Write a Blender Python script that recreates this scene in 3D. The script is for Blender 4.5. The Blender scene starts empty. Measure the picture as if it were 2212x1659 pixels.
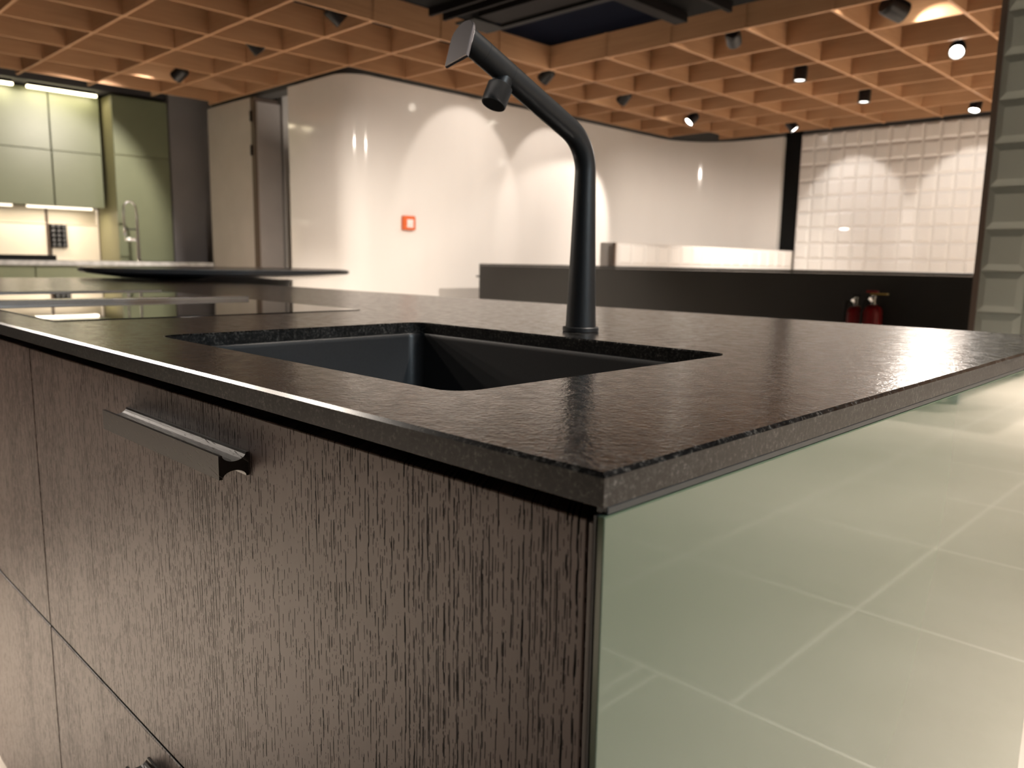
import bpy, bmesh, math, random
from mathutils import Vector, Matrix, geometry
random.seed(7)
PI = math.pi
sc = bpy.context.scene
col = sc.collection

# ------------------------------------------------------------------ materials
class NT:
    def __init__(s, name):
        s.m = bpy.data.materials.new(name); s.m.use_nodes = True
        s.t = s.m.node_tree; s.t.nodes.clear()
        s.out = s.n('ShaderNodeOutputMaterial'); s.b = s.n('ShaderNodeBsdfPrincipled')
        s.t.links.new(s.b.outputs[0], s.out.inputs[0])
    def n(s, typ, **kw):
        nd = s.t.nodes.new(typ)
        for k, v in kw.items(): setattr(nd, k, v)
        return nd
    def put(s, sock, v):
        if v is None: return
        if isinstance(v, bpy.types.NodeSocket): s.t.links.new(v, sock)
        elif isinstance(v, tuple) and len(v) == 3 and sock.type == 'RGBA': sock.default_value = (*v, 1)
        else: sock.default_value = v
    def set(s, **kw):
        for k, v in kw.items(): s.put(s.b.inputs[k.replace('_', ' ')], v)
        return s
    def coord(s, scale=(1, 1, 1), rot=(0, 0, 0), kind='Object'):
        tc = s.n('ShaderNodeTexCoord'); mp = s.n('ShaderNodeMapping')
        mp.inputs['Scale'].default_value = scale; mp.inputs['Rotation'].default_value = rot
        s.t.links.new(tc.outputs[kind], mp.inputs[0]); return mp.outputs[0]
    def noise(s, vec, scale, detail=4, rough=.55, dist=0):
        nd = s.n('ShaderNodeTexNoise'); s.put(nd.inputs['Vector'], vec)
        nd.inputs['Scale'].default_value = scale; nd.inputs['Detail'].default_value = detail
        nd.inputs['Roughness'].default_value = rough; nd.inputs['Distortion'].default_value = dist
        return nd.outputs[0]
    def ramp(s, fac, stops):
        nd = s.n('ShaderNodeValToRGB'); s.put(nd.inputs[0], fac); e = nd.color_ramp.elements
        while len(e) < len(stops): e.new(.5)
        for k, (p, c) in enumerate(stops):
            e[k].position = p; e[k].color = (*c, 1) if isinstance(c, tuple) else (c, c, c, 1)
        return nd.outputs[0]
    def mix(s, f, a, b, mode='MIX'):
        nd = s.n('ShaderNodeMix', data_type='RGBA', blend_type=mode)
        s.put(nd.inputs[0], f); s.put(nd.inputs[6], a); s.put(nd.inputs[7], b); return nd.outputs[2]
    def math(s, op, a, b=None, c=None):
        nd = s.n('ShaderNodeMath', operation=op)
        s.put(nd.inputs[0], a); s.put(nd.inputs[1], b); s.put(nd.inputs[2], c); return nd.outputs[0]
    def bump(s, h, strength=1.0, dist=.001):
        nd = s.n('ShaderNodeBump'); nd.inputs['Strength'].default_value = strength
        nd.inputs['Distance'].default_value = dist; s.put(nd.inputs['Height'], h)
        s.t.links.new(nd.outputs[0], s.b.inputs['Normal']); return s

def plain(name, c, rough=.5, metal=0, spec=.5, **kw):
    m = NT(name).set(Base_Color=c, Roughness=rough, Metallic=metal, **kw)
    m.b.inputs['Specular IOR Level'].default_value = spec
    return m.m
def subtle(name, c, rough=.5, var=.06, scale=3, metal=0, spec=.5, bump=0, **kw):
    m = NT(name); v = m.coord()
    n = m.noise(v, scale, 5)
    lo = tuple(x*(1-var) for x in c); hi = tuple(min(1, x*(1+var)) for x in c)
    m.set(Base_Color=m.ramp(n, [(.3, lo), (.7, hi)]), Roughness=rough, Metallic=metal, **kw)
    m.b.inputs['Specular IOR Level'].default_value = spec
    if bump: m.bump(m.noise(v, 400, 3), 1, bump)
    return m.m
def emit(name, c, s):
    m = NT(name).set(Base_Color=(0, 0, 0), Emission_Color=c); m.b.inputs['Emission Strength'].default_value = s
    return m.m

M = {}
# leathered dark stone
def stone():
    m = NT('leathered_dark_stone'); v = m.coord()
    big = m.noise(v, 9, 6, .6); fine = m.noise(v, 260, 5, .75); mid = m.noise(v, 60, 5, .65)
    c1 = m.ramp(fine, [(.42, (.004, .004, .004)), (.54, (.020, .019, .018)), (.64, (.105, .098, .088))])
    c2 = m.ramp(mid, [(.36, .35), (.64, 1.3)])
    c3 = m.ramp(big, [(.3, .7), (.7, 1.2)])
    c = m.mix(1.0, m.mix(1.0, c1, c2, 'MULTIPLY'), c3, 'MULTIPLY')
    r = m.ramp(mid, [(.3, .15), (.7, .26)])
    tc = m.n('ShaderNodeTexCoord'); sn = m.n('ShaderNodeSeparateXYZ'); m.t.links.new(tc.outputs['Normal'], sn.inputs[0])
    top = m.math('GREATER_THAN', sn.outputs[2], .85)          # leathered face; the sawn edges are honed
    cham = m.math('GREATER_THAN', sn.outputs[2], .5)
    m.set(Base_Color=c, Roughness=m.mix(top, m.mix(cham, (.38, .38, .38), (.21, .21, .21)), r), IOR=m.math('ADD', 1.36, m.math('MULTIPLY', top, .51)))
    w = m.noise(v, 270, 2.5, .5, .4); w2 = m.noise(v, 900, 2, .5); w3 = m.noise(v, 40, 3, .5)
    w = m.math('POWER', w, 1.6)
    h = m.math('ADD', m.math('MULTIPLY', w, 1.0), m.math('ADD', m.math('MULTIPLY', w2, .13), m.math('MULTIPLY', w3, .9)))
    m.bump(m.math('MULTIPLY', h, top), 1.0, .00029); return m.m
M['stone'] = stone()
# stained oak veneer: rows of fine dashed pores along the grain
def veneer(name, base, pore, axis='Z', rough=.42, slant=0.0, thr=.49):
    m = NT(name)
    tc = m.n('ShaderNodeTexCoord'); sep = m.n('ShaderNodeSeparateXYZ'); m.t.links.new(tc.outputs['Object'], sep.inputs[0])
    x, y, z = sep.outputs
    def vec(a, b, c):
        q = m.n('ShaderNodeCombineXYZ'); m.put(q.inputs[0], a); m.put(q.inputs[1], b); m.put(q.inputs[2], c); return q.outputs[0]
    mul = lambda a, b: m.math('MULTIPLY', a, b)
    add = lambda a, b: m.math('ADD', a, b)
    if axis == 'Z': ac, al = add(x, mul(y, .7)), z
    else: ac, al = add(add(z, mul(y, .8)), mul(x, slant)), x
    wob = m.math('SUBTRACT', m.noise(vec(mul(ac, 60), 0.0, mul(al, 70)), 1.0, 2, .5), .5)
    slow = m.math('SUBTRACT', m.noise(vec(mul(ac, 6), 3.0, mul(al, 5)), 1.0, 2, .5), .5)
    ring = m.noise(vec(mul(ac, 14), 0.0, mul(al, .6)), 1.0, 3, .6)          # growth rings: where pores crowd
    acw = add(ac, add(mul(wob, .0016), mul(slow, .006)))
    def layer(freq, along, width, t, seed):
        u = add(mul(acw, freq), seed); cell = m.math('FLOOR', u); fr = m.math('FRACT', u)
        wn = m.n('ShaderNodeTexWhiteNoise', noise_dimensions='1D'); m.put(wn.inputs['W'], cell)
        cen = add(.25, mul(wn.outputs['Value'], .5))
        d = m.math('ABSOLUTE', m.math('SUBTRACT', fr, cen))
        dash = m.noise(vec(mul(cell, 7.31), seed, mul(al, along)), 1.0, 2, .6)
        dash = add(dash, mul(m.math('SUBTRACT', ring, .5), .34))
        on = m.ramp(dash, [(t, 0.0), (t+.022, 1.0)])
        w = mul(width, add(.85, mul(m.math('SUBTRACT', dash, t), 4.0)))
        ln = m.math('SUBTRACT', 1.0, m.math('MINIMUM', 1.0, m.math('DIVIDE', d, m.math('MAXIMUM', w, .02))))
        return mul(m.math('MINIMUM', 1.0, mul(ln, 4.0)), on)
    p = m.math('MAXIMUM', layer(205, 62, .080, thr+.035, 1.7), mul(layer(330, 120, .085, thr+.06, 9.2), .9))
    p = m.math('MAXIMUM', p, mul(layer(150, 42, .056, thr+.04, 4.4), 1.0))
    tone = m.noise(vec(mul(ac, 45), 0.0, mul(al, 1.6)), 1.0, 5, .65)
    b = m.ramp(tone, [(.28, tuple(q*.93 for q in base)), (.72, tuple(q*1.07 for q in base))])
    m.set(Base_Color=m.mix(p, b, pore), Roughness=rough)
    m.put(m.b.inputs['Specular IOR Level'], m.math('SUBTRACT', .38, mul(p, .36)))
    m.bump(mul(p, -1.0), .8, .0003); return m.m
M['veneer'] = veneer('dark_stained_oak_veneer', (.135, .099, .088), (.006, .005, .005))
M['handle'] = veneer('dark_stained_oak_bar', (.024, .019, .017), (.15, .135, .125), axis='X', rough=.33, slant=.22, thr=.56)
M['carcass'] = plain('black_carcass', (.004, .004, .004), .7, spec=.2)
M['gap'] = plain('matt_black_profile', (.008, .008, .009), .45)
M['alu'] = plain('slate_grey_profile', (.020, .029, .034), .4)
M['edge'] = plain('brown_edge_profile', (.06, .045, .04), .4)
# back painted glass
def glasspanel():
    m = NT('sage_back_painted_glass'); v = m.coord()
    n = m.noise(v, 1.6, 3)
    c = m.ramp(n, [(.3, (.110, .148, .098)), (.7, (.126, .164, .110))])
    m.set(Base_Color=c, Roughness=.04); m.b.inputs['IOR'].default_value = 1.5
    return m.m
M['glass'] = glasspanel()
M['glassedge'] = plain('polished_glass_edge', (.30, .40, .36), .08)
M['sink'] = subtle('black_granite_composite', (.011, .011, .012), .42, .25, 300, bump=.00006)
M['tap'] = plain('matt_black_tap', (.012, .0125, .0135), .44, spec=.5)
M['tap_face'] = plain('brushed_dark_lever', (.20, .185, .19), .38, metal=.9)
M['rubber'] = plain('black_rubber', (.008, .008, .008), .7)
def knurl():
    m = NT('knurled_black_metal'); tc = m.n('ShaderNodeTexCoord')
    sep = m.n('ShaderNodeSeparateXYZ'); m.t.links.new(tc.outputs['UV'], sep.inputs[0])
    a = m.math('SINE', m.math('MULTIPLY', m.math('ADD', m.math('MULTIPLY', sep.outputs[0], 70.0), m.math('MULTIPLY', sep.outputs[1], 14.0)), 2*PI))
    b = m.math('SINE', m.math('MULTIPLY', m.math('SUBTRACT', m.math('MULTIPLY', sep.outputs[0], 70.0), m.math('MULTIPLY', sep.outputs[1], 14.0)), 2*PI))
    m.set(Base_Color=(.03, .03, .031), Roughness=.35, Metallic=.4)
    m.bump(m.math('MULTIPLY', m.math('ADD', a, b), .5), 1, .0005); return m.m
M['knurl'] = knurl()
M['hob'] = plain('black_ceramic_glass', (.006, .006, .007), .02)
M['hob'].node_tree.nodes['Principled BSDF'].inputs['IOR'].default_value = 1.55
M['steel'] = plain('brushed_steel', (.62, .62, .62), .25, metal=1)
M['chrome'] = plain('chrome', (.75, .74, .72), .12, metal=1)
M['tabletop'] = plain('grey_lacquer_tabletop', (.10, .10, .105), .16)
M['tablebase'] = plain('black_table_base', (.006, .006, .007), .5)
# gloss white wall glass
def gloss_white():
    m = NT('gloss_white_wall_panel'); v = m.coord((1, 1, .25))
    n = m.noise(v, 2.2, 3)
    m.set(Base_Color=m.ramp(n, [(.3, (.77, .74, .71)), (.7, (.80, .77, .74))]), Roughness=.09)
    m.b.inputs['Specular IOR Level'].default_value = .3
    m.bump(n, .25, .004); return m.m
M['white'] = gloss_white()
M['matt_white'] = subtle('warm_matt_white', (.60, .56, .52), .5)
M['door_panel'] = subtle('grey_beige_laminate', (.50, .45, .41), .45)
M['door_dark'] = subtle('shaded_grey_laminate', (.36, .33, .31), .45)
M['jamb'] = plain('dark_brown_jamb', (.10, .065, .045), .5)
M['tile_white'] = plain('glazed_white_tile', (.80, .775, .75), .14)
M['tile_sage'] = plain('glazed_sage_grey_tile', (.56, .60, .545), .16)
M['grout'] = plain('tile_grout', (.62, .58, .54), .8)
M['grout_sage'] = plain('sage_tile_grout', (.42, .43, .38), .8)
M['trim_grey'] = plain('dark_grey_trim', (.09, .09, .09), .6)
M['trim_brown'] = plain('brown_tile_trim', (.22, .165, .135), .4, metal=.3)
M['navy'] = subtle('dark_navy_ceiling', (.004, .006, .014), .9, spec=.05)
M['bulk'] = subtle('charcoal_plaster', (.075, .073, .078), .8)
M['greywall'] = subtle('graphite_plaster', (.27, .255, .26), .75, bump=.0001)
M['green'] = subtle('sage_green_lacquer', (.222, .245, .152), .38, .04)
M['greenedge'] = plain('khaki_green_side', (.29, .275, .15), .45)
M['marble'] = subtle('pale_grey_marble', (.55, .55, .54), .22, .25, 14)
M['splash'] = plain('cream_backsplash', (.80, .72, .60), .3)
M['black'] = plain('matt_black', (.006, .006, .006), .6, spec=.2)
M['black_gloss'] = plain('satin_black_hood', (.004, .004, .004), .7, spec=.08)
M['hood_panel'] = plain('brown_grey_hood_panel', (.011, .009, .009), .65, spec=.1)
M['blackcab'] = subtle('black_laminate', (.020, .019, .017), .55, .12, 2)
M['orange'] = plain('orange_red_plastic', (.72, .13, .025), .4)
M['pale'] = plain('pale_plastic', (.80, .76, .74), .4)
M['red'] = plain('red_enamel', (.24, .007, .009), .28)
M['brass'] = plain('brass', (.55, .38, .10), .35, metal=.8)
M['blue'] = plain('navy_blue_paint', (.015, .035, .10), .5)
M['lens'] = emit('spot_lens_glow', (1, .93, .80), 28)
M['lens_down'] = emit('spot_lens_soft', (1, .94, .84), 3.0)
M['lens_dim'] = emit('spot_lens_dim', (1, .93, .86), 4.5)
M['lens_back'] = emit('spot_lens_hidden', (1, .9, .75), 9)
M['led'] = emit('led_bar_glow', (1, .86, .52), 5)
M['led_low'] = emit('led_bar_soft_glow', (1, .84, .62), 1.3)
M['spotbody'] = plain('black_spot_body', (.010, .010, .011), .38)
# beech slats
def beech():
    m = NT('beech_slat'); 
    v = m.coord((1.2, 1.2, 22)); n = m.noise(v, 2.2, 5, .6, .3); n2 = m.noise(m.coord((1, 1, 1)), 1.3, 2)
    c = m.ramp(n, [(.25, (.49, .275, .145)), (.75, (.60, .35, .195))])
    c = m.mix(1.0, c, m.ramp(n2, [(.3, .9), (.7, 1.08)]), 'MULTIPLY')
    m.set(Base_Color=c, Roughness=.5); m.b.inputs['Specular IOR Level'].default_value = .3; return m.m
M['beech'] = beech()
# floor tiles
def floor_mat():
    m = NT('cream_stoneware_floor'); tc = m.n('ShaderNodeTexCoord'); sep = m.n('ShaderNodeSeparateXYZ')
    m.t.links.new(tc.outputs['Object'], sep.inputs[0]); x, y, z = sep.outputs
    yr = m.math('DIVIDE', m.math('SUBTRACT', y, 1.30), .75)
    row = m.math('FLOOR', yr)
    odd = m.math('LESS_THAN', row, -.5)
    xr = m.math('DIVIDE', m.math('SUBTRACT', x, m.math('MULTIPLY', odd, .20)), .60)
    xr2 = m.math('DIVIDE', m.math('SUBTRACT', x, m.math('MULTIPLY', odd, .25)), .60)
    def line(t, w): 
        f = m.math('ABSOLUTE', m.math('SUBTRACT', m.math('FRACT', m.math('ADD', t, .5)), .5))
        return m.math('LESS_THAN', f, w)
    g = m.math('MAXIMUM', line(yr, .0055), m.math('MAXIMUM', line(xr, .007), m.math('MULTIPLY', line(xr2, .006), odd)))
    n = m.noise(m.coord(), 2.4, 6, .6); n2 = m.noise(m.coord(), 60, 4)
    c = m.ramp(n, [(.3, (.58, .52, .45)), (.7, (.66, .60, .53))])
    c = m.mix(m.math('MULTIPLY', n2, .25), c, (.40, .35, .30))
    m.set(Base_Color=m.mix(g, c, (.86, .80, .72)), Roughness=.42); return m.m
M['floor'] = floor_mat()

# ------------------------------------------------------------------ mesh builder
class MB:
    def __init__(s): s.bm = bmesh.new()
    def box(s, a, b, bevel=0, seg=2):
        x0, x1 = sorted((a[0], b[0])); y0, y1 = sorted((a[1], b[1])); z0, z1 = sorted((a[2], b[2]))
        t = bmesh.new(); bmesh.ops.create_cube(t, size=1)
        for v in t.verts: v.co = Vector(((x0+x1)/2+v.co.x*(x1-x0), (y0+y1)/2+v.co.y*(y1-y0), (z0+z1)/2+v.co.z*(z1-z0)))
        if bevel: bmesh.ops.bevel(t, geom=list(t.edges), offset=bevel, segments=seg, affect='EDGES', profile=.5)
        s.add(t); return s
    def add(s, t):
        me = bpy.data.meshes.new('tmp'); t.to_mesh(me); t.free(); s.bm.from_mesh(me); bpy.data.meshes.remove(me)
    def prism(s, poly, d0, d1, frame):
        """poly of (u, v); frame(u, v, d) -> point."""
        bm = s.bm; A = [bm.verts.new(frame(u, v, d0)) for u, v in poly]; B = [bm.verts.new(frame(u, v, d1)) for u, v in poly]
        n = len(poly)
        for i in range(n): bm.faces.new((A[i], A[(i+1) % n], B[(i+1) % n], B[i]))
        bm.faces.new(A[::-1]); bm.faces.new(B); return s
    def lathe(s, prof, o=(0, 0, 0), ax=(0, 0, 1), seg=48, uv=False):
        """prof of (r, h) along axis ax from o; r=0 ends close."""
        bm = s.bm; ax = Vector(ax).normalized(); q = Vector((0, 0, 1)).rotation_difference(ax); o = Vector(o); rings = []
        for r, h in prof:
            if r < 1e-7: rings.append([bm.verts.new(o+ax*h)])
            else: rings.append([bm.verts.new(o+q @ Vector((r*math.cos(2*PI*k/seg), r*math.sin(2*PI*k/seg), h))) for k in range(seg)])
        L = bm.loops.layers.uv.verify() if uv else None
        for ri in range(len(rings)-1):
            a, b = rings[ri], rings[ri+1]
            for k in range(seg):
                k2 = (k+1) % seg
                if len(a) == 1 and len(b) == 1: continue
                if len(a) == 1: f = bm.faces.new((a[0], b[k2], b[k]))
                elif len(b) == 1: f = bm.faces.new((a[k], a[k2], b[0]))
                else:
                    f = bm.faces.new((a[k], a[k2], b[k2], b[k]))
                    if L:
                        for lp, (u, w) in zip(f.loops, ((k, 0), (k+1, 0), (k+1, 1), (k, 1))): lp[L].uv = (u/seg, w if len(rings) == 2 else (prof[ri+w][1]-prof[0][1])/(prof[-1][1]-prof[0][1]+1e-9))
                f.smooth = True
        for e, fl in ((rings[0], 1), (rings[-1], 0)):
            if len(e) > 1:
                bm.faces.new(e[::-1] if fl else e)
        return s
    def tube(s, pts, rad, seg=32, caps=True):
        """round tube through pts with radius per point."""
        bm = s.bm; pts = [Vector(p) for p in pts]; rad = rad if isinstance(rad, (list, tuple)) else [rad]*len(pts)
        up = None; rings = []
        for i, p in enumerate(pts):
            d = (pts[min(i+1, len(pts)-1)]-pts[max(i-1, 0)]).normalized()
            if up is None:
                up = d.orthogonal().normalized()
            up = (up-d*up.dot(d)).normalized(); w = d.cross(up)
            rings.append([bm.verts.new(p+(up*math.cos(2*PI*k/seg)+w*math.sin(2*PI*k/seg))*rad[i]) for k in range(seg)])
        for a, b in zip(rings, rings[1:]):
            for k in range(seg):
                f = bm.faces.new((a[k], a[(k+1) % seg], b[(k+1) % seg], b[k])); f.smooth = True
        if caps: bm.faces.new(rings[0][::-1]); bm.faces.new(rings[-1])
        return s
    def build(s, name, mat, parent=None, origin=None, smooth=None):
        bmesh.ops.recalc_face_normals(s.bm, faces=list(s.bm.faces))
        if smooth is not None:
            for f in s.bm.faces: f.smooth = True
            for e in s.bm.edges:
                if len(e.link_faces) == 2 and e.calc_face_angle(0) > smooth: e.smooth = False
        if origin is None and parent is not None: origin = root_loc(parent)
        if origin is not None: bmesh.ops.translate(s.bm, verts=list(s.bm.verts), vec=-Vector(origin))
        me = bpy.data.meshes.new(name); s.bm.to_mesh(me); s.bm.free()
        o = bpy.data.objects.new(name, me); col.objects.link(o); me.materials.append(mat)
        if parent is not None: o.parent = parent
        elif origin is not None: o.location = origin
        return o
def root_loc(o):
    while o.parent is not None: o = o.parent
    return Vector(o.location)
def thing(name, label, cat, loc=(0, 0, 0), group=None):
    o = bpy.data.objects.new(name, None); col.objects.link(o); o.location = loc; o.empty_display_size = .1
    o['label'] = label; o['category'] = cat
    if group: o['group'] = group
    return o
def tag(o, label, cat, group=None):
    o['label'] = label; o['category'] = cat
    if group: o['group'] = group
    return o
def struct(o): o['kind'] = 'structure'; return o
def box(name, a, b, mat, parent=None, bevel=0): return MB().box(a, b, bevel).build(name, mat, parent)
def sbox(name, a, b, mat): return struct(box(name, a, b, mat))
def rrect(x0, y0, x1, y1, r, n=10):
    out = []
    for cx, cy, a0 in ((x1-r, y1-r, 0), (x0+r, y1-r, 90), (x0+r, y0+r, 180), (x1-r, y0+r, 270)):
        for k in range(n+1):
            a = math.radians(a0+90*k/n); out.append((cx+r*math.cos(a), cy+r*math.sin(a)))
    return out
def copy_tree(o, parent=None):
    c = o.copy(); col.objects.link(c); c.parent = parent
    for ch in list(o.children): copy_tree(ch, c)
    return c

ZT = .92                    # worktop
# ------------------------------------------------------------------ setting
sbox('floor', (-9.8, -5.2, -.1), (4.8, 9.6, 0), M['floor'])
sbox('ceiling', (-9.8, -5.2, 2.83), (4.8, 9.6, 2.93), M['navy'])
sbox('wall_front', (-9.8, -5.2, 0), (4.8, -5.1, 2.83), M['matt_white'])
sbox('wall_right', (4.7, -5.1, 0), (4.8, 9.6, 2.83), M['matt_white'])
sbox('wall_left', (-9.8, -5.1, 0), (-9.6, 5.9, 2.83), M['greywall'])
# gloss white wall: straight piece by the doorway, rounded corner, long run, hollow curve
path = [(-6.70, 3.70)]
for k in range(0, 17):
    a = math.radians(-90+90*k/16); path.append((-5.95+.23*math.cos(a), 3.93+.23*math.sin(a)))
for k in range(0, 25):
    a = math.radians(180-90*k/24); path.append((-4.90+.82*math.cos(a), 8.38+.82*math.sin(a)))
path.append((-4.47, 9.20))
def wall_strip(pts, th, z0, z1):
    mb = MB(); P = [Vector(p) for p in pts]; out = []
    for i, p in enumerate(P):
        d = (P[min(i+1, len(P)-1)]-P[max(i-1, 0)]).normalized(); out.append(p+Vector((-d.y, d.x))*th)
    poly = [tuple(p) for p in P]+[tuple(p) for p in out[::-1]]
    n = len(pts); bm = mb.bm
    lo = [bm.verts.new((x, y, z0)) for x, y in poly]; hi = [bm.verts.new((x, y, z1)) for x, y in poly]; N = len(poly)
    for i in range(N):
        f = bm.faces.new((lo[i], lo[(i+1) % N], hi[(i+1) % N], hi[i])); f.smooth = True
    for i in range(n-1):
        a, b, c, d = i, i+1, N-2-i, N-1-i
        bm.faces.new((lo[a], lo[d], lo[c], lo[b])); bm.faces.new((hi[a], hi[b], hi[c], hi[d]))
    return mb
struct(wall_strip(path, .10, 0, 2.60).build('wall_curved', M['white'], smooth=math.radians(35)))
inner = [(-6.70, 3.74)]+[(x, y+.0) for x, y in path[1:]]
trimpath = []
P2 = [Vector(p) for p in path]
for i, p in enumerate(P2):
    d = (P2[min(i+1, len(P2)-1)]-P2[max(i-1, 0)]).normalized(); q = p+Vector((-d.y, d.x))*.03; trimpath.append((q.x, q.y))
struct(wall_strip(trimpath, .06, 2.60, 2.83).build('trim_1', M['trim_grey'], smooth=math.radians(35)))
# wall beside the doorway
sbox('wall_door_side', (-8.39, 3.70, 0), (-7.42, 3.95, 2.60), M['door_panel'])
sbox('trim_2', (-8.39, 3.74, 2.60), (-6.70, 3.90, 2.83), M['trim_grey'])
sbox('trim_3', (-7.42, 3.695, 0), (-7.335, 3.95, 2.595), M['jamb'])
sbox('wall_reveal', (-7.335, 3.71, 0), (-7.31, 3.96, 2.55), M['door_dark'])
sbox('wall_corridor', (-7.42, 5.6, 0), (-5.85, 5.7, 2.83), M['jamb'])
sbox('wall_corridor_side', (-7.5, 4.05, 0), (-7.42, 5.6, 2.83), M['matt_white'])
h = thing('door_hinge', 'upper black hinge on brown strip left of the doorway', 'hinge', (-7.40, 3.69, 2.41), 'hinges beside the doorway')
box('mount_plate', (-7.418, 3.686, 2.365), (-7.385, 3.694, 2.465), M['black'], h, .002)
MB().lathe([(.009, 0), (.009, .10)], (-7.395, 3.681, 2.365), (0, 0, 1), 16).build('hinge_pin', M['black'], h)
h2 = copy_tree(h); h2.location = (-7.405, 3.69, 2.08); h2['label'] = 'lower black hinge on brown strip left of the doorway'
sbox('wall_graphite', (-9.59, 3.52, 0), (-8.97, 5.9, 2.83), M['greywall'])

def tile_face(cols, rows, org, du, dv, dn, w, hgt, mat, name, bev=.022, lift=.011, joint=.003):
    """bevelled tiles: org + u*w*du + v*h*dv, standing off by dn."""
    mb = MB(); bm = mb.bm; O, U, V, N = Vector(org), Vector(du), Vector(dv), Vector(dn)
    for i in range(cols):
        for j in range(rows):
            def P(u, v, d): return bm.verts.new(O+U*(i*w+u)+V*(j*hgt+v)+N*d)
            a, b = joint/2, bev
            lo0 = [P(u, v, -.004) for u, v in ((a, a), (w-a, a), (w-a, hgt-a), (a, hgt-a))]
            lo = [P(u, v, .0015) for u, v in ((a, a), (w-a, a), (w-a, hgt-a), (a, hgt-a))]
            hi = [P(u, v, lift) for u, v in ((b, b), (w-b, b), (w-b, hgt-b), (b, hgt-b))]
            for k in range(4):
                bm.faces.new((lo0[k], lo0[(k+1) % 4], lo[(k+1) % 4], lo[k]))
                bm.faces.new((lo[k], lo[(k+1) % 4], hi[(k+1) % 4], hi[k]))
            bm.faces.new(hi)
    return mb.build(name, mat)
# tiled back wall
wb = sbox('wall_back', (-4.23, 9.20, 0), (4.8, 9.45, 2.60), M['grout'])
t = tile_face(30, 14, (-4.23+.002, 9.198, 2.60-14*.1855), (1, 0, 0), (0, 0, 1), (0, -1, 0), .1735, .1855, M['tile_white'], 'tiles', .030, .020); t.parent = wb; struct(t)
sbox('trim_4', (-4.23, 9.23, 2.60), (4.8, 9.35, 2.83), M['trim_grey'])
sbox('wall_gap', (-4.55, 9.28, 0), (-4.23, 9.45, 2.83), M['carcass'])  # black sheet stands in for the darkness inside the gap
# low tiled divider
wd = sbox('wall_divider', (-4.423, 5.592, 0), (-4.245, 9.19, 1.212), M['matt_white'])
t = tile_face(17, 6, (-4.243, 5.62, 1.208-6*.2), (0, 1, 0), (0, 0, 1), (1, 0, 0), .2066, .2, M['tile_white'], 'tiles', .028, .018); t.parent = wd; struct(t)
sbox('trim_5', (-4.262, 5.575, 0), (-4.236, 5.59, 1.212), M['trim_brown'])
# sage tiled pillar
pl = sbox('wall_pillar', (-.606, 3.012, 0), (.16, 3.62, 2.83), M['grout_sage'])
t = tile_face(5, 19, (-.606, 3.010, 1.012-.15*7+.15*0-.0), (1, 0, 0), (0, 0, 1), (0, -1, 0), .1505, .1505, M['tile_sage'], 'tiles', .026, .011); t.parent = pl; struct(t)
t = tile_face(4, 19, (-.607, 3.61, 1.012-.15*7), (0, -1, 0), (0, 0, 1), (-1, 0, 0), .1495, .1505, M['tile_sage'], 'tiles', .026, .011); t.parent = pl; struct(t)
sbox('trim_6', (-.622, 2.996, 0), (-.604, 3.014, 2.83), M['trim_brown'])
# charcoal bulkhead above the green kitchen
sbox('wall_bulkhead', (-9.59, -5.1, 2.735), (-9.0, 3.515, 2.83), M['bulk'])

# ------------------------------------------------------------------ beech grid
ZL, ZH, TH = 2.626, 2.812, .021
g = MB()
def ys(x, y0, y1): g.box((x-TH/2, y0, ZL), (x+TH/2, y1, ZH), .0012, 1)
def xs(y, x0, x1): g.box((x0, y-TH/2, ZL+.0004), (x1, y+TH/2, ZH-.0004), .0012, 1)
X0, Y0, CP = -2.063, 4.875, .6
for k in range(-10, 11):
    x = X0-CP*k
    if x < -8.2 or x > 4.5: continue
    if x > -4.40: ys(x, Y0-.018, 9.16)
    elif x > -4.5: ys(x, -4.9, 9.10)
    elif x > -5.72: ys(x, -4.9, 9.0 if x > -5.2 else 8.55)
    else: ys(x, -4.9, 3.69)
for k in range(-16, 8):
    y = Y0+CP*k
    if y < Y0-.1:
        if y < 3.70: xs(y, -8.28, X0-CP*4+.018)
        else: xs(y, -5.69, X0-CP*4+.018)
    else:
        x0 = -5.69 if y < 8.4 else -4.90-math.sqrt(max(0, .80**2-(y-8.38)**2))
        xs(y, x0+.01, 4.6)
tag(g.build('ceiling_grid', M['beech']), 'wooden egg-crate slat grid hanging under the dark ceiling', 'ceiling grid')

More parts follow.
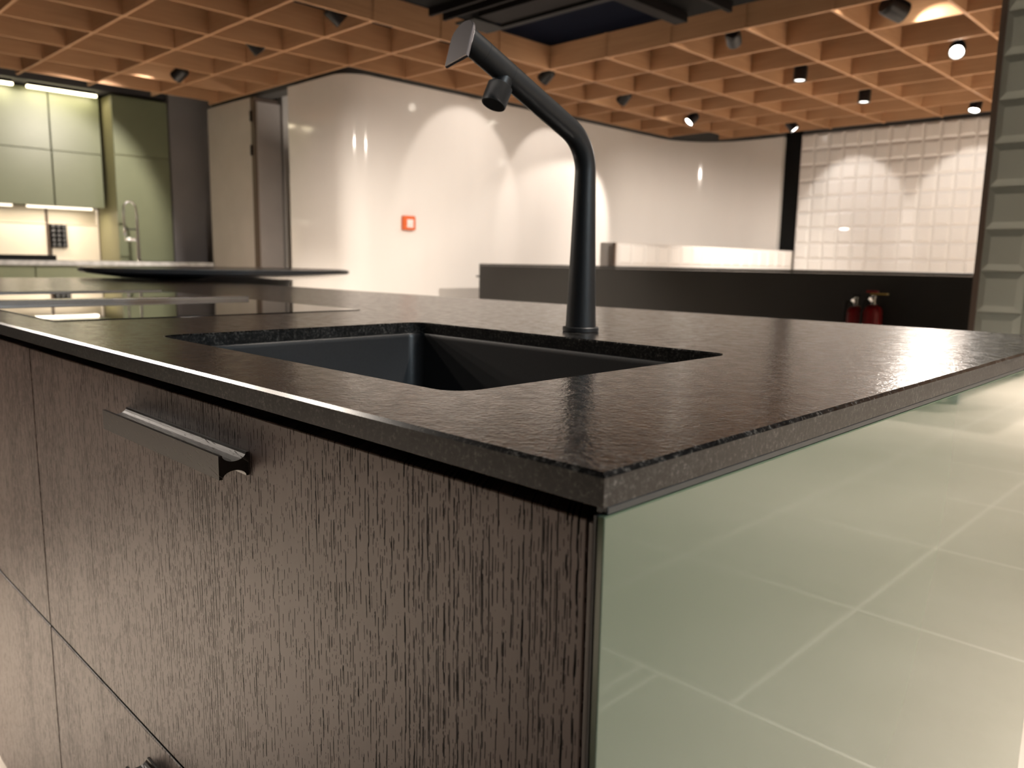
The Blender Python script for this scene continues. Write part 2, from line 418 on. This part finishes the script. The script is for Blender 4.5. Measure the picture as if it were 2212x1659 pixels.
# ------------------------------------------------------------------ spots
def add_spot(parent, loc, target, power, ang=60, blend=.35, color=(1, .89, .79), radius=.022, spec=1.0):
    L = bpy.data.lights.new('spot_beam', 'SPOT'); L.energy = power; L.spot_size = math.radians(ang); L.spot_blend = blend
    L.color = color; L.shadow_soft_size = radius
    o = bpy.data.objects.new('spot_beam', L); col.objects.link(o)
    d = (Vector(target)-Vector(loc)).normalized()
    o.rotation_euler = d.to_track_quat('-Z', 'Y').to_euler()
    L.specular_factor = spec
    if parent is not None: o.parent = parent; o.location = Vector(loc)-root_loc(parent)
    else: o.location = loc
    return o
def spotlight(x, y, z, aim, label, power, lens='lens', ang=60, r=.056, ln=.125, blend=.35):
    c = Vector((x, y, z)); d = (Vector(aim)-c).normalized()
    t = thing('ceiling_spotlight', label, 'spotlight', (x, y, 2.83), 'black ceiling spotlights in the wooden grid')
    MB().lathe([(.032, 0), (.032, -.02), (.011, -.024), (.011, z+.02-2.83)], (x, y, 2.83), (0, 0, 1), 24).build('mount', M['spotbody'], t)
    b = c-d*ln*.5; f = c+d*ln*.5
    body = MB().lathe([(0, 0), (r*.80, 0), (r*.96, .012), (r, .03), (r, ln), (r*.86, ln), (r*.80, ln-.012), (0, ln-.012)], b, d, 32).build('body', M['spotbody'], t, smooth=math.radians(40))
    MB().lathe([(0, 0), (r*.78, 0), (r*.70, .004), (0, .006)], f-d*.0115, d, 28).build('lens', M[lens] if power else M['hob'], body, smooth=math.radians(50))
    if power: add_spot(t, f+d*.006, aim, power, ang, blend)
    return t
W = 1.0
spotlight(-4.70, 5.10, 2.655, (-5.72, 5.04, 1.86), 'spotlight aimed at the white wall above the black tap nozzle', 13*W, 'lens_back', 66, blend=.25)
spotlight(-4.72, 6.27, 2.65, (-5.72, 6.30, 1.80), 'spotlight behind the tap bend with orange glow on its slats', 14*W, 'lens_back', 66, blend=.25)
spotlight(-4.77, 7.60, 2.635, (-5.5, 6.6, 1.35), 'bright spotlight with tilted oval lens near the curved wall', 60*W, 'lens', 62)
spotlight(-4.15, 8.74, 2.64, (-3.3, 9.0, 1.5), 'dim spotlight hanging just above the black wall gap', 5*W, 'lens_dim', 60)
spotlight(-2.90, 7.62, 2.64, (-2.92, 7.50, .0), 'small white-lensed spotlight in front of the white tiled wall', 30*W, 'lens_down', 58, blend=.4)
spotlight(-2.24, 8.74, 2.64, (-2.35, 8.2, 1.2), 'yellowish spotlight beside the sage tiled pillar', 40*W, 'lens', 60)
spotlight(-1.76, 6.39, 2.635, (-1.0, 3.2, .6), 'brightest starry spotlight high beside the sage pillar', 60*W, 'lens', 66)
spotlight(-2.965, 6.385, 2.64, (-2.99, 6.25, .0), 'white-lensed spotlight in the middle of the grid', 30*W, 'lens_down', 60)
spotlight(-2.89, 5.12, 2.66, (-3.4, 6.4, 2.2), 'dark spotlight behind the edge slat right of the tap', 0, 'lens_back')
spotlight(-1.80, 5.19, 2.66, (-1.2, 6.2, 2.3), 'large dark spotlight with glowing slat at upper right corner', 10*W, 'lens_back', 70, r=.066, ln=.15)
spotlight(-4.61, 2.87, 2.655, (-4.4, 3.5, 2.1), 'dark spotlight near the ceiling opening left of the hood', 0, 'lens_back')
spotlight(-5.73, 2.87, 2.65, (-5.5, 3.4, 2.0), 'half hidden dark spotlight above the rounded white corner', 0, 'lens_back')
spotlight(-7.09, 2.86, 2.635, (-8.95, 2.0, 1.3), 'dark spotlight nearest the green cabinets with bright slat', 95*W, 'lens_back', 80)

# ------------------------------------------------------------------ hood in the ceiling opening
hd = thing('ceiling_extractor_hood', 'black ceiling extractor with slotted frame above the island', 'extractor hood', (-2.6, 2.6, 2.83))
box('housing', (-3.98, 1.6, 2.64), (-.8, 3.70, 2.80), M['black_gloss'], hd, .004)
for y in (3.19, 3.31): box('slot_rail', (-4.0, y-.012, 2.592), (-.8, y+.012, 2.642), M['hood_panel'], hd, .003)
box('filter_panel', (-3.78, 3.42, 2.60), (-1.0, 3.63, 2.642), M['hood_panel'], hd, .003)
box('rim', (-3.80, 3.645, 2.585), (-.9, 3.70, 2.642), M['black'], hd, .003)
box('side_rim', (-3.99, 3.40, 2.588), (-3.80, 3.70, 2.60), M['black'], hd, .002)
bm_ = thing('black_ceiling_beam', 'black beam with two rails running to the grid beside the hood', 'ceiling beam', (-2.6, 4.1, 2.83))
box('housing', (-2.92, 3.72, 2.66), (-1.9, 4.50, 2.82), M['black_gloss'], bm_, .004)
for x in (-2.88, -2.52): box('rail', (x-.05 if x < -2.7 else x-.015, 3.72, 2.602), (x+.05 if x < -2.7 else x+.015, 4.42, 2.662), M['hood_panel'], bm_, .003)

# ------------------------------------------------------------------ island
# worktop slab with sink cut-out and eased edges
def slab(outer, hole, z0, z1, ch, hch):
    mb = MB(); bm = mb.bm
    (x0, y0), (x1, y1) = outer
    def loop(pts, z): return [bm.verts.new((x, y, z)) for x, y in pts]
    R = lambda c: [(x0+c, y0+c), (x1-c, y0+c), (x1-c, y1-c), (x0+c, y1-c)]
    hx0, hy0, hx1, hy1, hr = hole
    H = lambda c: rrect(hx0-c, hy0-c, hx1+c, hy1+c, hr+c)
    ot, om, ob = loop(R(ch), z1), loop(R(0), z1-ch), loop(R(0), z0)
    ht, hm, hb = loop(H(hch), z1), loop(H(0), z1-hch), loop(H(0), z0)
    def ring(a, b):
        n = len(a)
        for i in range(n): bm.faces.new((a[i], a[(i+1) % n], b[(i+1) % n], b[i]))
    ring(ot, om); ring(om, ob); ring(ht, hm); ring(hm, hb)
    for o, hh in ((ot, ht), (ob, hb)):
        vs = [Vector((v.co.x, v.co.y, 0)) for v in o+hh]; allv = o+hh
        for tri in geometry.tessellate_polygon([vs[:len(o)], vs[len(o):]]):
            try: bm.faces.new([allv[k] for k in tri])
            except ValueError: pass
    return mb
SX0, SY0, SX1, SY1 = -.792, .1020, -.2240, .5195
wt = slab(((-3.55, 0), (0, 1.168)), (SX0, SY0, SX1, SY1, .024), .9028, ZT, .0024, .0018).build('stone_worktop', M['stone'], smooth=math.radians(20))
tag(wt, 'long dark leathered stone worktop of the island with sink cut-out', 'worktop')
# sink
def sink():
    t = thing('undermount_sink', 'black undermount sink bowl set into the stone worktop', 'sink', ((SX0+SX1)/2, (SY0+SY1)/2, .70))
    mb = MB(); bm = mb.bm
    def lp(d, z, r): return [bm.verts.new((x, y, z)) for x, y in rrect(SX0+d, SY0+d, SX1-d, SY1-d, r)]
    L = [lp(-.025, .8995, .04), lp(-.025, .9025, .04), lp(.0035, .9025, .021), lp(.0045, .9010, .020), lp(.0055, .8960, .020), lp(.012, .735, .018), lp(.020, .722, .016), lp(.035, .716, .01)]
    for a, b in zip(L, L[1:]):
        n = len(a)
        for i in range(n): bm.faces.new((a[i], a[(i+1) % n], b[(i+1) % n], b[i]))
    bm.faces.new(L[-1])
    mb.build('bowl', M['sink'], t, smooth=math.radians(30))
    MB().lathe([(0, 0), (.044, 0), (.046, .002), (.046, .004), (.034, .004), (.030, -.001 + .002), (0, .001)], ((SX0+SX1)/2, (SY0+SY1)/2, .7165), (0, 0, 1), 40).build('drain', M['steel'], t, smooth=math.radians(30))
sink()
# tap
def tap():
    B = Vector((-.5177, .6062, ZT+.0005))
    t = thing('kitchen_tap', 'matt black mixer tap with slanted arm behind the sink', 'tap', B)
    MB().lathe([(0, 0), (.0262, 0), (.0268, .0008), (.0268, .0058), (.0258, .0068), (0, .0068)], B, (0, 0, 1), 64).build('base_ring', M['tap'], t, smooth=math.radians(30))
    psi, th = math.radians(4), math.radians(25)
    a = Vector((-math.sin(psi)*math.cos(th), -math.cos(psi)*math.cos(th), math.sin(th)))
    zb = 1.188; bend = Vector((B.x, B.y, zb)); R = .062
    alpha = math.acos(a.z); tl = R*math.tan(alpha/2)           # fillet
    pts, rad = [], []
    zs = [ZT+.0073, .94, .98, 1.02, 1.06, 1.10, zb-tl]
    for z in zs:
        k = min(1, (z-ZT)/(zb-tl-ZT)); pts.append(Vector((B.x, B.y, z))); rad.append(.0228+(.0149-.0228)*k**.85)
    h = Vector((a.x, a.y, 0)).normalized(); c = Vector((B.x, B.y, zb-tl))+h*R
    for k in range(1, 17):
        q = alpha*k/16; pts.append(c-h*R*math.cos(q)+Vector((0, 0, R*math.sin(q)))); rad.append(.0149+.0005*k/16)
    D = .250
    s0 = tl
    for k in range(1, 6):
        pts.append(bend+a*(s0+(D-.006-s0)*k/5)); rad.append(.0154)
    MB().tube(pts, rad, 64).build('body', M['tap'], t, smooth=math.radians(40))
    # seam rings of the arm
    for s in (.212, .165): MB().tube([bend+a*(s-.0004), bend+a*(s+.0004)], .01552, 48).build('seam', M['rubber'], t, smooth=math.radians(40))
    # lever plate on the arm's end: arched top, flat foot
    e1 = Vector((math.cos(psi), -math.sin(psi), 0)); e2 = a.cross(e1); e2 = e2 if e2.z > 0 else -e2
    phi = math.radians(13.5); w = e1*math.cos(phi)+e2*math.sin(phi); s = -(-e1*math.sin(phi)+e2*math.cos(phi))
    r, Lg = .0196, .0400; C = bend+a*(D-.0058)
    poly = [(r*math.cos(PI*k/28), -r*math.sin(PI*k/28)) for k in range(29)]+[(-r*.985, Lg), (r*.985, Lg)]
    mb = MB()
    # chamfered plate from three loops
    bm = mb.bm
    cen = Vector((0, Lg*.4))
    def lp(sc_, d): return [bm.verts.new(C+w*((u)*sc_)+s*(cen.y+(v-cen.y)*sc_)+a*d) for u, v in poly]
    L = [lp(.97, 0), lp(1, .0008), lp(1, .0040), lp(.97, .0050)]
    for A_, B_ in zip(L, L[1:]):
        n = len(A_)
        for i in range(n): bm.faces.new((A_[i], A_[(i+1) % n], B_[(i+1) % n], B_[i]))
    bm.faces.new(L[0][::-1]); bm.faces.new(L[-1])
    mb.build('lever_plate', M['tap_face'], t)
    # nozzle with knurled sleeve, square to the arm
    nz = bend+a*.170; dn = -(Vector((0, 0, 1))-a*a.z).normalized()
    neck = MB().lathe([(.0130, .009), (.0130, .0205), (.0105, .0210)], nz, dn, 40).build('nozzle_neck', M['tap'], t, smooth=math.radians(40))
    q = nz+dn*.0190
    sl = MB().lathe([(.0150, 0), (.0163, .0012), (.0163, .0262), (.0155, .0278)], q, dn, 96, uv=True).build('nozzle_sleeve', M['knurl'], t, smooth=math.radians(50))
    MB().lathe([(.0155, .0277), (.0138, .0284), (.0130, .0278), (.0126, .0268), (0, .0262)], q, dn, 64).build('outlet_ring', M['rubber'], sl, smooth=math.radians(40))
    MB().lathe([(0, .0274), (.0108, .0274), (.0114, .0266)], q, dn, 48).build('aerator', M['tap'], sl, smooth=math.radians(40))
tap()

# drawer fronts
YF = .008; CW = .985
def handle_profile(n=10):
    # (y, z): I-beam with scooped top and underside, back on the drawer face
    hh, dp = .0200, .0258
    pts = [(0, 0), (0, hh)]
    pts += [(-.0022, hh)]
    for k in range(1, n):
        q = PI*k/n; pts.append((-.0022-(dp-.0052)*(1-math.cos(q))/2, hh-.0062*math.sin(q)))
    pts += [(-dp+.003, hh), (-dp, hh), (-dp, 0), (-dp+.003, 0)]
    for k in range(n-1, 0, -1):
        q = PI*k/n; pts.append((-.0022-(dp-.0052)*(1-math.cos(q))/2, .0062*math.sin(q)))
    pts += [(-.0022, 0)]
    return pts
def drawer_cabinet(x1, label, lcat='cabinet'):
    x0 = x1-CW
    t = thing('drawer_cabinet', label, lcat, ((x0+x1)/2, .35, .0), 'dark oak drawer cabinets of the island')
    cb = MB(); cb.box((x0-.0005, YF+.0225, .06), (x1+.0005, .060, .8960)); cb.box((x0-.0005, YF+.0225, .06), (x1+.0005, .62, .66)); 
    cb.box((x0-.0005, .575, .06), (x1+.0005, 1.10, .8960)); cb.box((x0-.0005, YF+.0225, .62), (x0+.02, 1.10, .8960)); cb.box((x1-.02, YF+.0225, .62), (x1+.0005, 1.10, .8960))
    cb.box((x0, .06, 0), (x1, 1.05, .06))
    cb.build('carcass', M['carcass'], t)
    for zt, zb in ((.8918, .4895), (.4850, .0800)):
        d = MB().box((x0+.0012, YF, zb), (x1-.0012, YF+.022, zt), .0012, 2).build('drawer', M['veneer'], t)
        hx1 = x1-.3615; hx0 = hx1-.2656; hz = zt-.0310-.0200
        m = MB(); m.prism(handle_profile(), hx0, hx1, lambda u, v, dd: (dd, YF-.0001+u, hz+v))
        m.build('handle', M['handle'], d)
        if zt < .6: box('edge_strip', (x0+.0012, YF+.001, zt), (x1-.0012, YF+.02, zt+.0009), M['alu'], d)
    return t
drawer_cabinet(-.0148, 'dark oak drawer cabinet at the near corner of the island')
drawer_cabinet(-.0148-CW-.0012, 'dark oak drawer cabinet at the left picture edge under the hob')
drawer_cabinet(-.0148-2*(CW+.0012), 'dark oak drawer cabinet at the far end of the island')
# slate profile under the end edge and the glass end panel
pr = thing('edge_profile', 'slim slate grey profile between stone worktop and glass end panel', 'profile', (-.004, .56, .898))
box('rail', (-.0075, .0045, .8982), (-.0006, 1.150, .9024), M['alu'], pr, .0006)
gp = thing('glass_end_panel', 'sage green glossy glass panel closing the island end', 'end panel', (-.003, .56, .06))
box('pane', (-.0046, .0012, .012), (0, 1.1240, .8978), M['glass'], gp, .0007)
box('front_edge', (-.0060, .0006, .012), (-.0046, .012, .8978), M['gap'], gp)
box('edge_strip', (-.0092, .0010, .012), (-.0062, .012, .8935), M['edge'], gp, .0006)
box('backing', (-.0128, .0135, .012), (-.0047, 1.10, .8965), M['gap'], gp)

# hob: two glass fields either side of a steel extractor strip
hb = thing('induction_hob', 'black glass hob with steel extractor strip on the worktop', 'hob', (-1.56, .34, ZT))
box('glass_field', (-1.545, .066, ZT+.0004), (-1.089, .612, ZT+.0012), M['hob'], hb, .0003)
box('glass_field', (-2.06, .066, ZT+.0004), (-1.605, .612, ZT+.0012), M['hob'], hb, .0003)
box('end_trim', (-2.075, .066, ZT+.0004), (-2.062, .612, ZT+.005), M['steel'], hb, .001)
box('extractor_strip', (-1.603, .066, ZT+.0004), (-1.547, .612, ZT+.0085), M['steel'], hb, .001)

# round table past the far corner
rt = thing('round_table', 'round grey table with dark sloping underside beyond the worktop', 'table', (-3.42, 1.43, 0))
MB().lathe([(0, .9672), (.590, .9672), (.590, .9652), (0, .9652)], (-3.42, 1.43, 0), (0, 0, 1), 128).build('top_surface', M['marble'], rt, smooth=math.radians(25))
MB().lathe([(0, .965), (.596, .965), (.60, .962), (.60, .950), (.588, .943), (.44, .9232), (0, .9232)], (-3.42, 1.43, 0), (0, 0, 1), 128).build('rim', M['tabletop'], rt, smooth=math.radians(25))
MB().lathe([(0, 0), (.30, 0), (.30, .012), (.20, .02), (.20, .60), (.33, .915), (.33, .9229), (0, .9229)], (-3.72, 1.60, 0), (0, 0, 1), 96).build('pedestal', M['tablebase'], rt, smooth=math.radians(25))

# ------------------------------------------------------------------ green kitchen on the left
def poly_slab(name, pts, z0, z1, mat, parent=None):
    m = MB(); m.prism(pts, z0, z1, lambda u, v, d: (u, v, d)); return m.build(name, mat, parent)
mw = poly_slab('marble_worktop', [(-9.58, 1.075), (-8.35, 1.075), (-8.35, 3.685), (-8.958, 3.685), (-8.958, 3.50), (-9.58, 3.50)], .912, .955, M['marble'])
tag(mw, 'pale grey marble worktop along the green kitchen', 'worktop')
for k, (ya, yb) in enumerate(((3.683, 2.785), (2.780, 1.932), (1.927, 1.08))):
    lab = ['sage base cabinet nearest the white wall under the marble worktop', 'sage base cabinet partly hidden behind the round table',
           'sage base cabinet left of the round table under the marble', 'sage base cabinet outside the left picture edge'][k]
    t = thing('base_cabinet', lab, 'cabinet', (-8.66, (ya+yb)/2, 0), 'sage green base cabinets')
    box('carcass', (-8.945, ya-.001, .0), (-8.392, yb+.001, .908), M['green'], t)
    box('door', (-8.391, ya-.002, .10), (-8.370, yb+.002, .905), M['green'], t, .0015)
# tall unit standing on the marble
tc = thing('tall_cabinet', 'tall sage green cabinet behind the chrome tap', 'cabinet', (-9.2, 3.2, .956))
box('carcass', (-9.57, 2.912, .9565), (-8.972, 3.495, 2.70), M['greenedge'], tc)
box('lower_door', (-8.971, 2.912, .960), (-8.95, 3.495, 2.083), M['green'], tc, .0015)
box('upper_door', (-8.971, 2.912, 2.093), (-8.95, 3.495, 2.70), M['green'], tc, .0015)
# wall cabinets
for (ya, yb, lab) in ((2.872, 2.385, 'sage wall cabinet beside the tall cabinet, over the black rack'), (2.375, 1.855, 'sage wall cabinet at the left picture edge')):
    t = thing('wall_cabinet', lab, 'cabinet', (-9.4, (ya+yb)/2, 1.53), 'sage green wall cabinets')
    box('carcass', (-9.57, yb, 1.535), (-9.242, ya, 2.70), M['green'], t)
    box('lower_door', (-9.241, yb+.002, 1.528), (-9.22, ya-.002, 2.090), M['green'], t, .0015)
    box('upper_door', (-9.241, yb+.002, 2.100), (-9.22, ya-.002, 2.70), M['green'], t, .0015)
    box('mounting_rail', (-9.594, yb+.05, 2.4), (-9.571, ya-.05, 2.45), M['black'], t)
# linear lamps
def led(y0, y1, x, z, lab, grp, power):
    t = thing('linear_lamp', lab, 'lamp', (x, (y0+y1)/2, z+.03), grp)
    box('ceiling_mount', (x-.016, y0+.01, z+.012), (x+.016, y1-.01, z+.044 if z > 2 else z+.020), M['black'], t)
    MB().box((x-.018, y0, z-.014), (x+.018, y1, z+.0115), .006, 3).build('diffuser', M['led'] if z > 2 else M['led_low'], t)
    L = bpy.data.lights.new('linear_glow', 'AREA'); L.shape = 'RECTANGLE'; L.size = .03; L.size_y = y1-y0; L.energy = power; L.color = (1, .86, .66)
    o = bpy.data.objects.new('linear_glow', L); col.objects.link(o); o.parent = t; o.location = (0, 0, -.048)
led(2.165, 2.823, -9.12, 2.691, 'long glowing lamp bar above the wall cabinets', 'linear lamps over the wall cabinets', 1.1)
led(1.862, 2.045, -9.12, 2.691, 'glowing lamp bar above the wall cabinets, cut by the left edge', 'linear lamps over the wall cabinets', .4)
led(2.13, 2.77, -9.30, 1.513, 'long glowing lamp bar under the wall cabinets', 'linear lamps under the wall cabinets', 2.2)
led(1.862, 2.00, -9.30, 1.513, 'glowing lamp bar under the wall cabinets, cut by the left edge', 'linear lamps under the wall cabinets', .8)
# lit niche
for (ya, yb, lab) in ((2.905, 2.392, 'cream lit backsplash panel behind the black rack'), (2.368, 1.86, 'cream lit backsplash panel at the left picture edge')):
    t = thing('backsplash_panel', lab, 'backsplash', (-9.57, (ya+yb)/2, .956), 'lit backsplash panels')
    box('lower_panel', (-9.597, yb, .957), (-9.556, ya, 1.345), M['splash'], t, .003)
    box('upper_panel', (-9.597, yb, 1.356), (-9.556, ya, 1.525), M['splash'], t, .003)
    box('ledge', (-9.597, yb, 1.3455), (-9.54, ya, 1.3555), M['splash'], t, .002)
sbox('trim_7', (-9.6, 2.369, .957), (-9.545, 2.391, 1.525), M['jamb'])
sbox('trim_8', (-9.6, 2.9055, .957), (-9.545, 2.9115, 1.525), M['jamb'])
rk = thing('spice_rack', 'black rack with rows of round jars on the lit backsplash', 'rack', (-9.52, 2.48, 1.22))
box('frame_back', (-9.539, 2.395, 1.09), (-9.530, 2.565, 1.343), M['black'], rk, .001)
box('side_strip', (-9.539, 2.393, 1.00), (-9.50, 2.400, 1.343), M['hood_panel'], rk, .001)
JM = plain('smoked_jar', (.05, .05, .055), .25)
for i in range(3):
    for j in range(5):
        MB().lathe([(0, 0), (.017, 0), (.019, .003), (.019, .03), (.014, .034), (0, .034)], (-9.5295, 2.425+.053*i, 1.117+.0505*j), (1, 0, 0), 20).build('jar', JM, rk, smooth=math.radians(40))
bs = box('black_hob_slab', (-9.35, 1.3, .9556), (-8.80, 2.24, 1.008), M['black'], None, .004)
tag(bs, 'long low black slab lying on the marble worktop', 'slab')
# chrome tap
ct = thing('chrome_tap', 'chrome spring tap with looped hose in front of green cabinet', 'tap', (-8.62, 2.98, .955))
MB().lathe([(.026, 0), (.026, .012), (.019, .02), (.0155, .30), (.0125, .45), (.0115, .50)], (-8.62, 2.985, .955), (0, 0, 1), 32).build('column', M['chrome'], ct, smooth=math.radians(40))
pts = [(-8.62, 2.985, 1.45), (-8.62, 2.982, 1.48)]
for k in range(0, 15):
    q = PI*k/14; pts.append((-8.62, 2.917+.062*math.cos(q), 1.50+.082*math.sin(q)))
pts += [(-8.62, 2.853, 1.45), (-8.62, 2.853, 1.36), (-8.62, 2.856, 1.30)]
MB().tube(pts, .0105, 20).build('spring_hose', M['chrome'], ct, smooth=math.radians(40))
MB().tube([(-8.62, 2.985, 1.292), (-8.62, 2.856, 1.292)], .007, 16).build('holder', M['tablebase'], ct, smooth=math.radians(40))
MB().lathe([(.010, 0), (.014, .01), (.016, .075), (.012, .08)], (-8.62, 2.856, 1.302), (0, 0, -1), 24).build('spray_head', M['chrome'], ct, smooth=math.radians(40))
MB().lathe([(0, 0), (.010, .002), (.019, .012), (.019, .112), (.012, .122), (0, .124)], (-8.60, 2.968, 1.187), (0, -1, 0), 24).build('lever', M['chrome'], ct, smooth=math.radians(40))

# ------------------------------------------------------------------ right background
al = thing('fire_alarm_switch', 'small orange red fire alarm box with pale button on the white wall', 'alarm', (-5.70, 4.335, 1.36))
box('casing', (-5.719, 4.270, 1.296), (-5.672, 4.402, 1.425), M['orange'], al, .008)
box('glass_plate', (-5.6715, 4.300, 1.318), (-5.668, 4.372, 1.392), M['pale'], al, .001)
MB().lathe([(0, 0), (.016, 0), (.016, .006), (0, .007)], (-5.6678, 4.336, 1.352), (1, 0, 0), 24).build('button', M['pale'], al)
bc = thing('black_counter', 'long black counter with flat front in front of the tiled divider', 'counter', (-3.0, 5.1, 0))
box('carcass', (-5.165, 4.772, .0), (-.80, 5.50, .975), M['blackcab'], bc)
box('front_panel', (-5.172, 4.75, .0), (-.80, 4.771, .982), M['blackcab'], bc, .002)
box('top', (-5.172, 4.75, .9835), (-.80, 5.52, .9985), M['blackcab'], bc, .002)
MB().tube([(-5.172, 4.80, .880), (-5.262, 4.80, .880)], .0075, 16).build('end_handle', M['black'], bc, smooth=math.radians(40))
def extinguisher(x, y, zt, r, lab, hornsign):
    t = thing('fire_extinguisher', lab, 'fire extinguisher', (x, y, .22), 'red fire extinguishers by the black counter')
    zs = zt
    MB().lathe([(0, .235), (r*.9, .235), (r, .25), (r, zs-.045), (r*.93, zs-.022), (r*.66, zs-.004), (.017, zs+.004), (0, zs+.004)], (x, y, 0), (0, 0, 1), 48).build('cylinder', M['red'], t, smooth=math.radians(40))
    v = MB().lathe([(.0155, zs+.0045), (.0155, zs+.018), (.012, zs+.022), (.012, zs+.045), (.015, zs+.047), (.015, zs+.060), (0, zs+.060)], (x, y, 0), (0, 0, 1), 24).build('valve', M['chrome'], t, smooth=math.radians(40))
    MB().lathe([(.0, 0), (.017, 0), (.017, .009), (0, .009)], (x-.012, y-.012, zs+.030), (-.5, -.8, .1), 24).build('gauge', M['chrome'], v, smooth=math.radians(40))
    box('lever', (x-.02, y-.012, zs+.066), (x+(.080 if hornsign else .02), y+.012, zs+.074), M['brass'] if hornsign else M['black'], t, .002)
    if hornsign: box('cap', (x-.045, y-.010, zs+.076), (x+.022, y+.010, zs+.088), M['red'], t, .003)
    MB().tube([(x-.018, y, zs+.03), (x-.05, y-.02, zs+.028), (x-.048, y-.052, zs-.04), (x-.046, y-.056, zs-.18)], .0085, 16).build('hose', M['rubber'], t, smooth=math.radians(40))
    box('mounting_bracket', (x-.03, y+r+.0005, .40), (x+.03, 4.7495, .46), M['black'], t)
extinguisher(-1.680, 4.668, .782, .0500, 'left red fire extinguisher with dark hose, no brass lever', 0)
extinguisher(-1.572, 4.655, .796, .0530, 'right red fire extinguisher with brass lever', 1)
# piece of furniture seen in the glass panel
dt = thing('display_table', 'black display counter on a blue leg mirrored in the glass panel', 'display table', (1.85, 7.2, 0))
box('cabinet', (1.53, 5.7, .16), (2.2, 8.95, .86), M['black'], dt, .004)
box('leg', (1.50, 6.30, 0), (1.56, 6.38, .16), M['blue'], dt, .002)
box('leg', (1.60, 8.6, 0), (1.68, 8.68, .16), M['blue'], dt, .002)
box('leg', (2.10, 6.30, 0), (2.16, 6.38, .16), M['blue'], dt, .002)
box('leg', (2.10, 8.6, 0), (2.16, 8.68, .16), M['blue'], dt, .002)

# ------------------------------------------------------------------ room light
WARM = (1, .885, .77)
def down(x, y, p, tx=None, ty=None, ang=75, z=2.60, tz=0, color=WARM, blend=.6, radius=.04, spec=1.0):  # lamp without a fixture; the fills and washes below are added
    add_spot(None, (x, y, z), (x if tx is None else tx, y if ty is None else ty, tz), p, ang, blend, color, radius, spec)
down(-1.9, -.95, 620, ang=52, blend=.7)
down(-4.2, -1.9, 200, ang=80)
for gx, gp_ in ((-2.96, 22), (-4.16, 46), (-5.36, 52), (-6.56, 50)):     # row of grid spots turned on the island front
    add_spot(None, (gx, -.57, 2.6), (-.3, .02, .88), gp_, 40, .5, WARM, .05)
down(1.9, 1.6, 240, ang=95)  # added floor lamps right of the island, bouncing light upward
down(2.2, 4.2, 400, ang=95)
down(2.6, 6.6, 330, ang=95)
down(-.2, 7.0, 520, ang=95)
down(.3, 1.2, 150, ang=105, blend=1)  # added fill lamp to brighten the sage pillar
down(-1.6, 4.9, 230, -5.72, 4.9, 74, tz=.1, blend=1, spec=.25)  # added soft washes that lift the white and tiled walls
down(-3.4, 2.0, 170, -5.9, 3.7, 70, z=2.45, tz=.3, blend=1, spec=.25)
down(-2.4, 7.0, 240, -5.6, 8.4, 74, tz=.1, blend=1, spec=.25)
down(-1.6, 6.0, 70, -2.8, 9.2, 74, tz=.1, blend=1, spec=.25)
for gx in (-3.56, -2.30): add_spot(None, (gx, 8.175, 2.66), (gx, 9.2, 1.62), 16, 54, .25, (1, .92, .84), .03)
down(-1.4, 6.0, 380, ang=90, blend=1)  # more added fills, brightening floor, grid and walls
down(1.2, 8.0, 420, ang=90, blend=1)
down(-4.0, 3.9, 260, ang=80, blend=1, z=2.5, spec=.2)
down(-6.2, 2.2, 420, ang=95, blend=1, spec=.25)
down(-6.3, 4.9, 14, -6.9, 4.6, 100, z=2.3, tz=2.83)
down(3.2, .5, 150, .0, .6, 60, tz=.7, color=(.78, .92, 1.0), blend=1, spec=.3)  # added cool fill for the island end, no known source
w = bpy.data.worlds.new('room_world'); sc.world = w; w.use_nodes = True
w.node_tree.nodes['Background'].inputs[0].default_value = (.9, .75, .6, 1); w.node_tree.nodes['Background'].inputs[1].default_value = .05

# ------------------------------------------------------------------ camera
cd = bpy.data.cameras.new('camera'); cam = bpy.data.objects.new('camera', cd); col.objects.link(cam); sc.camera = cam
cd.sensor_width = 36; cd.sensor_fit = 'HORIZONTAL'; cd.lens = 1700.626/2212*36
r0 = Vector((0.71208711, 0.7018863, 0.01695784)); r1 = Vector((0.11957153, -0.09743808, -0.98803263)); r2 = Vector((-0.69183423, 0.70559297, -0.15331002))
mx = Matrix((r0, -r1, -r2)).transposed().to_4x4(); mx.translation = Vector((0.224887, -0.293963, 1.02)); cam.matrix_world = mx
cd.clip_start = .02; cd.clip_end = 60
cd.dof.use_dof = True; cd.dof.focus_distance = .67; cd.dof.aperture_fstop = 8.8; cd.dof.aperture_blades = 0

sc.view_settings.view_transform = 'Standard'; sc.view_settings.look = 'None'; sc.view_settings.gamma = 1; sc.view_settings.use_curve_mapping = False
sc.view_settings.exposure = 1.0
sc.cycles.use_denoising = True
sc.cycles.max_bounces = 8; sc.cycles.diffuse_bounces = 5; sc.cycles.glossy_bounces = 4
sc.cycles.sample_clamp_indirect = 6
